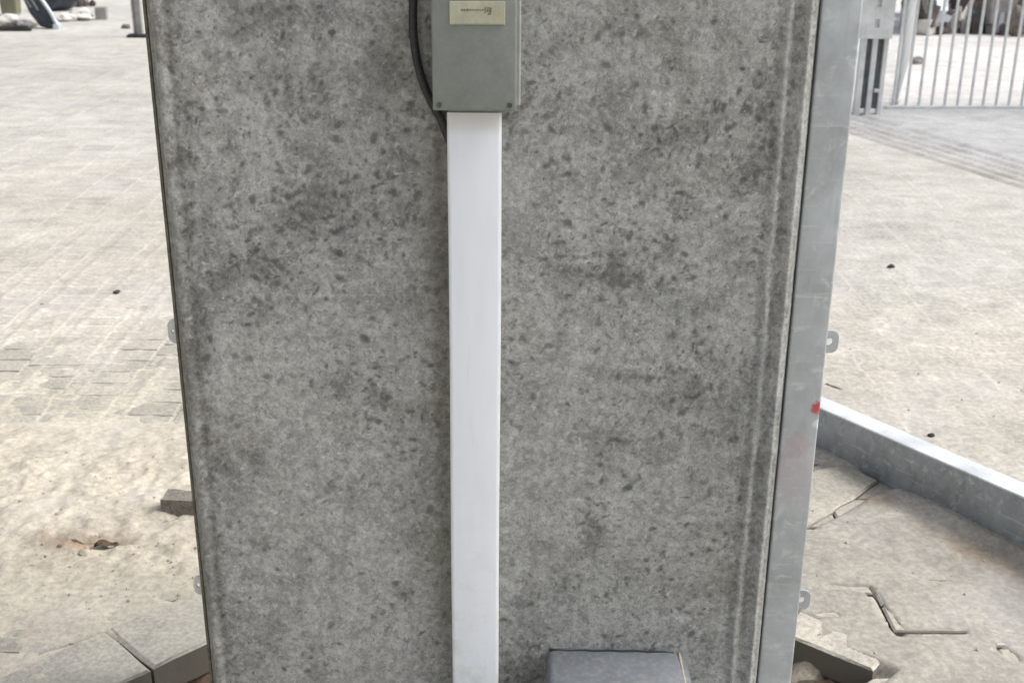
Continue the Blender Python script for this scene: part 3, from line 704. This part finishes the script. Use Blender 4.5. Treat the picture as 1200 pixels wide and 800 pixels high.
for k, (x0, x1) in enumerate(((540.5, 542.2), (543, 545.8), (546.6, 549.2))): stroke(x0, 10.4 + (k % 2) * .5, x1, 13.2)
for k in range(7): stroke(550.3 + k * 2.45, 10.8 + (k % 3) * .3, 552.0 + k * 2.45, 12.6)
for (a, b, c, d_) in ((568, 8.4, 569.2, 15.6), (570.2, 8.6, 573, 10.2), (573.6, 9, 576, 15), (570.2, 11.2, 572.8, 14.2), (572, 15.4, 575.5, 17.4)): stroke(a, b, c, d_)
stroke(529, 28.0, 590, 28.6)
bm_obj('lettering', bm, M_ink, lp)

# black cable beside the box
pts = [PL(*p, 1.69) for p in ((490, -60), (486, -20), (484, 12), (484.5, 40), (489, 72), (497, 100), (508, 124), (517, 140), (523, 156))]
P3 = [(-.10, 1.695, 2.3), (pts[0][0] + .01, 1.692, 1.7)] + [(x, 1.6900, z) for x, z in pts] + [(pts[-1][0] + .012, 1.694, pts[-1][1] - .03)]
bm = bmesh.new(); tube(bm, smoothpath(P3, 8), .0060, 12)
tag(bm_obj('cable', bm, M_black, smooth='all'), 'black cable bowing out left of the junction box and tucking behind the white trunking', 'cable')

# blue-grey box low on the pillar
bz = PL(648, 760, PY)[1]; x0 = PL(648, 762, PY)[0] - .010; x1 = PL(804, 764, PY)[0] + .004
ob = empty('wall_box', ((x0 + x1) / 2, PY, bz), 'blue grey metal box low on the pillar to the right of the white trunking', 'box')
hb = (x1 - x0) / 2
bm = bmesh.new()
prof = [(-hb, -.2), (-hb, -.012), (-hb + .002, -.006), (-hb + .006, -.002), (-hb + .012, 0), (hb - .028, -.003), (hb - .014, -.008), (hb - .004, -.018), (hb, -.032), (hb, -.2)]
ysl = [(.004, 0, 0), (-.125, 0.0, .004), (-.135, -.003, .006), (-.139, -.008, .003)]
rings = [[bm.verts.new((x * (1 + e * 3), y, z + dz_)) for x, z in prof] for y, dz_, e in ysl]
for a, b in zip(rings, rings[1:]):
    for k in range(len(prof)): bm.faces.new((a[k], a[(k + 1) % len(prof)], b[(k + 1) % len(prof)], b[k]))
bm.faces.new(rings[-1]); bm_obj('housing', bm, M_low, ob, smooth=True)
bm = bmesh.new(); tube(bm, [(hb - .016, -.001 - .13 * t + .0, -.0055 - .003 * math.sin(t * 3)) for t in np.linspace(0, .98, 16)], .0024, 8)
bm_obj('edge_bead', bm, M_stone, ob, smooth='all')
bm = bmesh.new(); tube(bm, [(-hb + .004 + .0005 * k, -.003, .0005) if k == 0 else (-hb + .004 + (2 * hb - .03) * k / 14, -.003 + .001 * math.sin(k * 2.1), -.001 - .003 * (k / 14) ** 3) for k in range(15)], .0022, 6)
bm_obj('rear_line', bm, M_black, ob, smooth='all')  # black line along the back edge of the box top

# ------------------------------------------------------------------ rectangular steel tube lying on the ground
dx, dy = TB[0] - TA[0], TB[1] - TA[1]; l = math.hypot(dx, dy); dx /= l; dy /= l
ang = math.atan2(dy, dx)
rail = empty('steel_tube', (TA[0] - dx * .35, TA[1] - dy * .35, 0), 'galvanised rectangular steel tube lying on the sand right of the pillar', 'steel tube', rz=ang)
rail.rotation_euler.y = -0.022
M_rail = mat_galv('galvanised_tube', (0.30, 0.325, 0.335), 0.5, 0.35)
bm = bmesh.new(); LN = 2.3
box(bm, 0, LN, 0.004, .064, -.015, .121, .003, 2)
lb = bmesh.new(); box(lb, 0, LN, 0.0, .066, .1215, .128, .0025, 2); bm_obj('glare_strip', lb, mat_galv('sky_glare_zinc', (0.70, 0.73, 0.76), 0.4, 0.15), rail, smooth=True)  # added strip: sky glare on the tube top put into paler zinc
bm_obj('tube_body', bm, M_rail, rail, smooth=True)
bm = bmesh.new(); box(bm, LN + .0005, LN + .003, .008, .058, -.008, .122, .001); bm_obj('end_cap', bm, M_galv, rail)

# ------------------------------------------------------------------ fence, gate post and open gate leaf beyond
FYY = 8.83
fm = bmesh.new(); box(fm, -.0085, .0085, -.0085, .0085, 0, 1.55, .002); bar_me = bpy.data.meshes.new('bar'); fm.to_mesh(bar_me); fm.free(); bar_me.materials.append(M_fence)
def bars(parent, pts, z=0.045):
    for x, y in pts: link('bar', bar_me, None, parent, (x, y, z))
f0, f1_ = G(1061, 127.5), G(1200, 127.5)
fence = empty('bar_fence', (f0[0], f0[1], 0), 'long pale steel fence of upright bars across the yard at right', 'fence', rz=math.atan2(f1_[1] - f0[1], f1_[0] - f0[0]))
bars(fence, [(0.0955 * (k - 1), 0) for k in range(0, 44)], .024)
bm = bmesh.new(); box(bm, -.15, 4.2, -.014, .014, .001, .023, .003); bm_obj('bottom_rail', bm, M_fence, fence)
bm = bmesh.new(); box(bm, -.15, 4.2, -.016, .016, 1.575, 1.61, .003); bm_obj('top_rail', bm, M_fence, fence)
gl_ = empty('gate_leaf', (0, 0, 0), 'open bar gate leaf swung back behind the end of the fence', 'gate')
ga, gb = Vector((*G(1050, 125),)), Vector((4.02, 12.3))
bars(gl_, [tuple(ga.lerp(gb, k / 20)) for k in range(21)])
for nm, z0, z1 in (('bottom_rail', .02, .05), ('top_rail', 1.56, 1.6)):
    bm = bmesh.new(); v = gb - ga; L_ = v.length; box(bm, -.02, L_ + .02, -.014, .014, z0, z1, .003)
    bm_obj(nm, bm, M_fence, gl_, (ga.x, ga.y, 0.0), (0, 0, math.atan2(v.y, v.x)))
M_slot = simple('dark_post_infill', (0.10, 0.12, 0.125), 0.7, 0.2, 0.3, 10)
GY = G(1010, 134)[1]; gx = lambda px: PL(px, 128, GY)[0]
gp = empty('gate_post', (gx(1017), GY, 0), 'galvanised latch post with a punched plate beside the end of the bar fence', 'gate post')
for px, wd in ((1003.5, .040), (1016.5, .036), (1029.5, .032)):
    bm = bmesh.new(); c_ = gx(px) - gp.location.x; box(bm, c_ - wd / 2, c_ + wd / 2, -.02, .03, -.02, 2.0, .003); bm_obj('upright', bm, M_fence, gp)
for a_, b_ in ((1008, 1014.5), (1020.5, 1027)):
    bm = bmesh.new(); box(bm, gx(a_) - gp.location.x - .003, gx(b_) - gp.location.x + .003, .004, .020, .04, 1.95); bm_obj('infill', bm, M_slot, gp)
zt = PL(1020, 45, GY)[1]
# punched plate: strips around square holes
zs = [(PL(1020, 32, GY)[1], PL(1020, 22, GY)[1]), (PL(1020, 8, GY)[1], PL(1020, -2, GY)[1])]
xa, xb = gx(995) - gp.location.x, gx(1034) - gp.location.x; ha, hb2 = gx(1013) - gp.location.x, gx(1018) - gp.location.x
bm = bmesh.new(); box(bm, xa, ha, -.034, -.021, zt, zs[1][1] + .2); box(bm, hb2, xb, -.0345, -.0215, zt, zs[1][1] + .2)
for z0, z1 in ((zt, zs[0][0]), (zs[0][1], zs[1][0]), (zs[1][1], zs[1][1] + .2)): box(bm, ha, hb2, -.0335, -.0205, z0, z1)
bm_obj('latch_plate', bm, M_fence, gp)
for z in (PL(1020, 106, GY)[1],):
    bm = bmesh.new(); box(bm, gx(1021) - gp.location.x, gx(1028) - gp.location.x, -.022, .006, z - .012, z + .012, .002); bm_obj('cross_piece', bm, M_fence, gp)

# ------------------------------------------------------------------ small things on the ground
def at(px, py, z=0.0): g_ = G(px, py); return (g_[0], g_[1], z)
rock('brick_piece', (.13, .075, .08), M_brick, at(217, 603, -.006), 3, rz=-.1, rough=.07, blocky=1, label='half grey brick lying on the sand against the left edge of the pillar', cat='brick')
rock('pebble', (.034, .022, .02), M_dark, at(1044, 315, .0), 5, label='single black stone on the bare sand right of the post', cat='stone')
rock('pebble', (.028, .018, .018), M_dark, at(137, 345, .0), 6, rz=.6, label='dark pebble on the pale sand well left of the pillar', cat='stone')
rock('pebble', (.016, .012, .01), M_grey, at(50, 358, .0), 7, label='tiny grey pebble on the sand at far left', cat='stone')
rock('pebble', (.02, .016, .016), M_dark, at(1091, 513, 0.0), 8, label='small dark stone just behind the lying steel tube', cat='stone')
rock('stone', (.075, .045, .035), M_stone, at(97, 634, -.012), 9, rz=.3, label='pale stone beside the little hole in the sand at left', cat='stone')
rock('stone', (.05, .03, .016), M_redst, at(72, 643, -.004), 10, rz=-.4, rough=.35, label='reddish brown stone half buried in the sand at left', cat='stone')
rock('stone', (.035, .03, .022), M_stone, at(100, 652, -.004), 12, label='small pale stone in front of the hole in the sand at left', cat='stone')
rock('stone', (.05, .022, .012), M_brick, at(37, 667, -.001), 13, rz=-.5, label='flat grey stone chip in the sand near the left side', cat='stone')
rock('pebble', (.014, .013, .010), M_grey, at(184, 643, .001), 14, label='small grey pebble on the sand below the half brick', cat='stone')
rock('stone', (.12, .075, .07), M_stone, (G(950, 790, -.08)[0] + 0.0, G(950, 790, -.08)[1], -.115), 15, rz=.4, label='pale stone in the pit beside the foot of the steel post', cat='stone')
rock('stone', (.10, .06, .06), M_stone, (G(985, 792, -.08)[0], G(985, 792, -.08)[1], -.115), 16, rz=-.3, label='pale stone at the right corner of the pit', cat='stone')
rock('stone', (.07, .05, .04), M_redst, (G(966, 798, -.08)[0], G(966, 798, -.08)[1] - .03, -.105), 17, label='reddish lump between the two pale stones in the pit', cat='stone')
rock('stone', (.10, .07, .05), M_redst, (G(225, 790, -.09)[0], G(225, 790, -.09)[1], -.12), 18, label='reddish lump in the pit left of the pillar', cat='stone')
# dry leaf curled over the little hole
bm = bmesh.new(); n = 9
lf = [[bm.verts.new(((i / (n - 1) - .5) * .055, (j - 1) * .013 * math.sin(math.pi * (i + .35) / n) , .006 + .010 * abs(j - 1) + .006 * math.sin(i * .8))) for j in range(3)] for i in range(n)]
for i in range(n - 1):
    for j in range(2): bm.faces.new((lf[i][j], lf[i + 1][j], lf[i + 1][j + 1], lf[i][j + 1]))
lv = bm_obj('dry_leaf', bm, M_leaf, None, at(124, 640, -.006), (0.2, 0.1, .35), smooth='all')
md = lv.modifiers.new('thick', 'SOLIDIFY'); md.thickness = .001
tag(lv, 'dark curled dry leaf over the little hole in the sand at left', 'leaf')
bm = bmesh.new(); g0, g1_ = G(968, 452), G(998, 464)
tube(bm, [(g0[0] + (g1_[0] - g0[0]) * t, g0[1] + (g1_[1] - g0[1]) * t, .005 + .003 * math.sin(t * 4)) for t in np.linspace(0, 1, 8)], lambda t: .005 * (1 - .4 * t), 7)
tag(bm_obj('stick', bm, M_wood, smooth='all'), 'thin dry stick on the sand behind the steel post', 'stick')
# loose grit nobody could count
me = bpy.data.meshes.new('gravel'); vs, fs = [], []
r0 = np.random.default_rng(5)
for _ in range(1500):
    if r0.random() < .6: gx_, gy_ = r0.uniform(-1.6, -.5), 2.25 + abs(r0.normal(0, .42))
    else: gx_, gy_ = r0.uniform(.5, 1.8), r0.uniform(2.1, 4.5)
    if float(pit_dist(np.array(gx_), np.array(gy_))) < .03: continue
    s = .0012 + .0045 * r0.random() ** 6
    # resting height: look up the sand sheet
    ix = int(np.argmin(np.abs(xs - gx_))); iy = int(np.argmin(np.abs(ys - gy_))); zb = max(float(Z[iy, ix]), 0.0)
    b = len(vs); J = r0.uniform(.6, 1.3, 6)
    for k, v in enumerate(((1, 0, 0), (-1, 0, 0), (0, 1, 0), (0, -1, 0), (0, 0, 1), (0, 0, -1))): vs.append((gx_ + v[0] * s * J[k], gy_ + v[1] * s * J[k], zb + s * .3 + v[2] * s * .7 * J[k]))
    for f in ((0, 2, 4), (2, 1, 4), (1, 3, 4), (3, 0, 4), (2, 0, 5), (1, 2, 5), (3, 1, 5), (0, 3, 5)): fs.append(tuple(b + q for q in f))
me.from_pydata(vs, [], fs); tag(link('gravel', me, simple('sand_coloured_grit', (0.36, 0.33, 0.28), 0.9, 0, 0.25, 30)), 'loose grit scattered over the sand', None, None, 'stuff')

# ------------------------------------------------------------------ far left: things at the edge of the yard
def far(px, py): g_ = G(px, py); return g_[0], g_[1], ppm(g_[1])
x, y, m = far(14, 19)
b = empty('bin', (x, y, 0), 'olive green square bin standing on pale rubble at the upper left', 'bin')
bm = bmesh.new(); r = bmesh.ops.create_cone(bm, cap_ends=True, segments=4, radius1=.125, radius2=.165, depth=.62, matrix=Matrix.Translation((0, 0, .33)) @ Matrix.Rotation(R(45), 4, 'Z'))
bmesh.ops.bevel(bm, geom=bm.edges[:], offset=.012, segments=2, affect='EDGES'); bm_obj('bin_body', bm, M_olive, b, (0, 0, .0), smooth=True)
bm = bmesh.new(); box(bm, -.135, .135, -.135, .135, .645, .675, .008, 2); bm_obj('rim', bm, M_olive, b)
# pale rubble bags in a row
for i, (px, py, sx_, sz_, seed, lab) in enumerate(((6, 33, .26, .12, 31, 'pale rubble sack at the extreme upper left, in front of the olive bin'),
        (30, 33, .22, .11, 32, 'pale rubble sack between the olive bin and the foot of the leaning dark panel'),
        (76, 26, .24, .09, 33, 'low pale heap just right of the foot of the leaning dark panel'), (92, 25, .30, .13, 34, 'rounded pale heap in front of the dark clumps at upper left'))):
    x, y, m = far(px, py); rock('rubble_sack' if i < 2 else 'rubble_heap', (sx_, .22, sz_), M_pale, (x, y + .08, -.01), seed, sub=3, rough=.34, label=lab, cat='sack' if i < 2 else 'rubble')
x0_, y0_, m = far(-30, 37); x1_, y1_, m = far(37, 37)
bm = bmesh.new(); tube(bm, smoothpath([(x0_ - .6, y0_ + .02, .03), (x0_, y0_, .028), ((x0_ + x1_) / 2, y0_ + .015, .026), (x1_, y1_, .03)], 8), lambda t: .03 + .006 * math.sin(t * 23), 10)
tag(bm_obj('hose', bm, M_black, smooth='all'), 'thick black hose lying along the ground at the far upper left', 'hose')
# leaning dark panel with pale rod
Yp = G(62, 34)[1]
pn = empty('leaning_panel', (G(62, 34)[0], Yp, 0), 'dark blue folded panel with a pale metal rod leaning left at the upper left', 'panel')
m = ppm(Yp)
def P2(px, py): q = PL(px, py, Yp); return (q[0] - pn.location.x, q[1])
poly = [P2(22, -14), P2(43, -14), P2(65, 27), P2(61, 34), P2(48, 31), P2(36, 16)]
bm = bmesh.new(); f1 = [bm.verts.new((x, -.03, max(z, .0))) for x, z in poly]; f2 = [bm.verts.new((x, .07, max(z, .0))) for x, z in poly]
bm.faces.new(f1); bm.faces.new(f2[::-1])
for k in range(6): bm.faces.new((f1[k], f2[k], f2[(k + 1) % 6], f1[(k + 1) % 6]))
bmesh.ops.bevel(bm, geom=bm.edges[:], offset=.008, segments=2, affect='EDGES'); bm_obj('panel_body', bm, M_navy, pn, smooth=True)
for (u, v) in (((27, -8), (38, 9)), ((36, -4), (46, 12))):
    p0, p1 = P2(*u), P2(*v); bm = bmesh.new(); tube(bm, [(p0[0], -.034, p0[1]), (p1[0], -.034, p1[1])], .012, 8); bm_obj('fold_rib', bm, M_grey, pn, smooth='all')
p0, p1, p2 = P2(40, -16), P2(60, 12), P2(66, 23)
bm = bmesh.new(); tube(bm, smoothpath([(p0[0], -.06, p0[1]), (p1[0], -.06, p1[1]), (p2[0], -.06, p2[1]), (p2[0] + .03, -.06, p2[1] - .05)], 6), .021, 10); bm_obj('rod', bm, M_silver, pn, smooth='all')
bm = bmesh.new(); box(bm, p2[0] - .02, p2[0] + .05, -.09, .03, .0, .06, .012, 2); bm_obj('foot', bm, M_silver, pn, smooth=True)
# dark clumps behind
for (px, py, sx_, sz_, seed, mt, nm, lab, ct) in (
        (68, 14, .42, .34, 41, M_navy, 'dark_sack', 'large dark navy sack right behind the leaning panel', 'sack'),
        (91, 9, .14, .14, 42, M_dark, 'rubble_chunk', 'dark rubble chunk behind the pale heap at upper left', 'rubble'),
        (100, 8, .13, .12, 43, M_brown, 'rubble_chunk', 'brown rubble chunk right of the dark one at upper left', 'rubble'),
        (108, 8, .09, .09, 44, M_dark, 'rubble_chunk', 'smallest dark chunk, nearest the grey block at upper left', 'rubble'),
        (147, 34, .13, .06, 46, M_brown, 'rubble_chunk', 'low brown rubble lying left of the thin post', 'rubble')):
    x, y, m = far(px, py); rock(nm, (sx_, sx_ * .8, sz_), mt, (x, y + sx_ * .3, -.01), seed, rz=seed, sub=2, rough=.3, label=lab, cat=ct)
x, y, m = far(118, 24); rock('concrete_block', (.17, .15, .20), M_grey, (x, y + .05, -.01), 45, rz=.1, rough=.05, blocky=1, label='upright grey concrete block on the far sand at upper left', cat='block')
x, y, m = far(165, 44)
tp = empty('yard_post', (x, y, 0), 'thin grey post on a dark foot just left of the pillar top', 'post')
bm = bmesh.new(); box(bm, -.03, .03, -.03, .03, .02, 1.3, .004); bm_obj('shaft', bm, M_grey, tp)
bm = bmesh.new(); box(bm, -.065, -.037, -.02, .02, .02, 1.28, .003); bm_obj('side_strip', bm, M_grey, tp)
bm = bmesh.new(); box(bm, -.13, .12, -.07, .07, -.01, .035, .012, 2); bm_obj('foot', bm, M_black, tp, smooth=True)

# ------------------------------------------------------------------ far right: rubble and scrap beyond the bar fence
items = [  # px, py(base), width, height, kind, mat, name, label, category, shape
    (1076, 76, .12, .08, M_grey, 'stone', 'grey stone alone on the white ground behind the fence', 'stone', 'r'),
    (1082, 39, .12, .09, M_dark, 'rubble_chunk', 'dark chunk at the left end of the scrap row beyond the fence', 'rubble', 'r'),
    (1098, 40, .13, .08, M_brown, 'rubble_chunk', 'low brown chunk second from the left in the scrap row', 'rubble', 'r'),
    (1115, 40, .16, .34, M_brown, 'scrap_stack', 'tall brown lump between fence bars beside the pale barrel', 'scrap', 'b'),
    (1131, 40, .15, .22, M_grey, 'concrete_block', 'grey concrete block in the middle of the scrap row', 'block', 'b'),
    (1144, 41, .12, .27, M_dark, 'scrap_stack', 'black upright lump left of the big pale boulder', 'scrap', 'b'),
    (1160, 40, .24, .28, M_pale, 'boulder', 'big pale boulder in the scrap row beyond the fence', 'boulder', 'r'),
    (1177, 42, .14, .15, M_brown, 'rubble_chunk', 'brown chunk right of the big pale boulder', 'rubble', 'r'),
    (1193, 44, .18, .34, M_brown, 'scrap_stack', 'brown heap at the right edge of the photo beyond the fence', 'scrap', 'r'),
    (1212, 44, .2, .3, M_dark, 'scrap_stack', 'dark heap just past the right edge of the picture', 'scrap', 'r'),
    (1182, 17, .16, .16, M_slot, 'scrap_box', 'dark teal box behind the pale boulder', 'box', 'b'),
    (1168, 12, .20, .22, M_dark, 'scrap_box', 'near black box standing behind the boulder', 'box', 'b'),
    (1152, 12, .20, .20, M_grey, 'scrap_box', 'grey box in the rear row behind the boulder', 'box', 'b'),
    (1104, 24, .12, .5, M_slot, 'scrap_board', 'narrow dark board standing behind the fence left of the brown lump', 'board', 'b'),
    (1122, 16, .18, .3, M_silver, 'scrap_box', 'pale bluish box behind the tall brown lump', 'box', 'b'),
    (1137, 14, .14, .26, M_pale, 'scrap_box', 'white box between the bluish box and the grey box', 'box', 'b'),
    (1062, 34, .18, .55, M_silver, 'scrap_board', 'pale grey upright sheet behind the open gate leaf', 'board', 'b'),
    (1083, 30, .24, .55, M_fence, 'scrap_board', 'wide light grey upright panel behind the left end of the fence', 'board', 'b')]
for i, (px, py, wd, hh, mt, nm, lab, ct, sh) in enumerate(items):
    x, y, m = far(px, py)
    rock(nm, (wd, wd * .7, hh), mt, (x, y + wd * .3, -.01), 60 + i, rz=random.uniform(-.3, .3), sub=2, rough=.3 if sh == 'r' else .07, label=lab, cat=ct, blocky=1 if sh == 'b' else 0)

# jumbled scrap behind the row, nobody could count it
me = bpy.data.meshes.new('scrap_heap'); vs, fs, mi = [], [], []
r1 = np.random.default_rng(8)
for _ in range(560):
    px, u = r1.uniform(1068, 1300), r1.random()
    g_ = G(px, r1.uniform(16, 41)); z0 = 0
    sx_, sy_, sz_ = r1.uniform(.04, .13), r1.uniform(.05, .15), r1.uniform(.04, .2); zc = r1.uniform(0, .35) * r1.random()
    a = r1.uniform(0, 3.1); ca, sa = math.cos(a), math.sin(a); tl = r1.uniform(-.5, .5); b = len(vs)
    for X_ in (-1, 1):
        for Y_ in (-1, 1):
            for Z_ in (-1, 1):
                j = r1.uniform(.6, 1.15, 3); x_, y_, z_ = X_ * sx_ * j[0], Y_ * sy_ * j[1], Z_ * sz_ * j[2]
                x_, z_ = x_ * math.cos(tl) - z_ * math.sin(tl), x_ * math.sin(tl) + z_ * math.cos(tl)
                vs.append((g_[0] + x_ * ca - y_ * sa, g_[1] + x_ * sa + y_ * ca, zc + sz_ + z_))
    m_ = int(r1.choice(6, p=(.15, .17, .25, .12, .16, .15)))
    for f in ((0, 1, 3, 2), (4, 6, 7, 5), (0, 4, 5, 1), (2, 3, 7, 6), (0, 2, 6, 4), (1, 5, 7, 3)): fs.append(tuple(b + q for q in f)); mi.append(m_)
me.from_pydata(vs, [], fs)
for m_ in (M_dark, M_brown, M_grey, M_slot, M_silver, M_pale): me.materials.append(m_)
me.polygons.foreach_set('material_index', mi)
tag(link('scrap_heap', me, None), 'jumbled brown and grey scrap heaped beyond the bar fence', None, None, 'stuff')
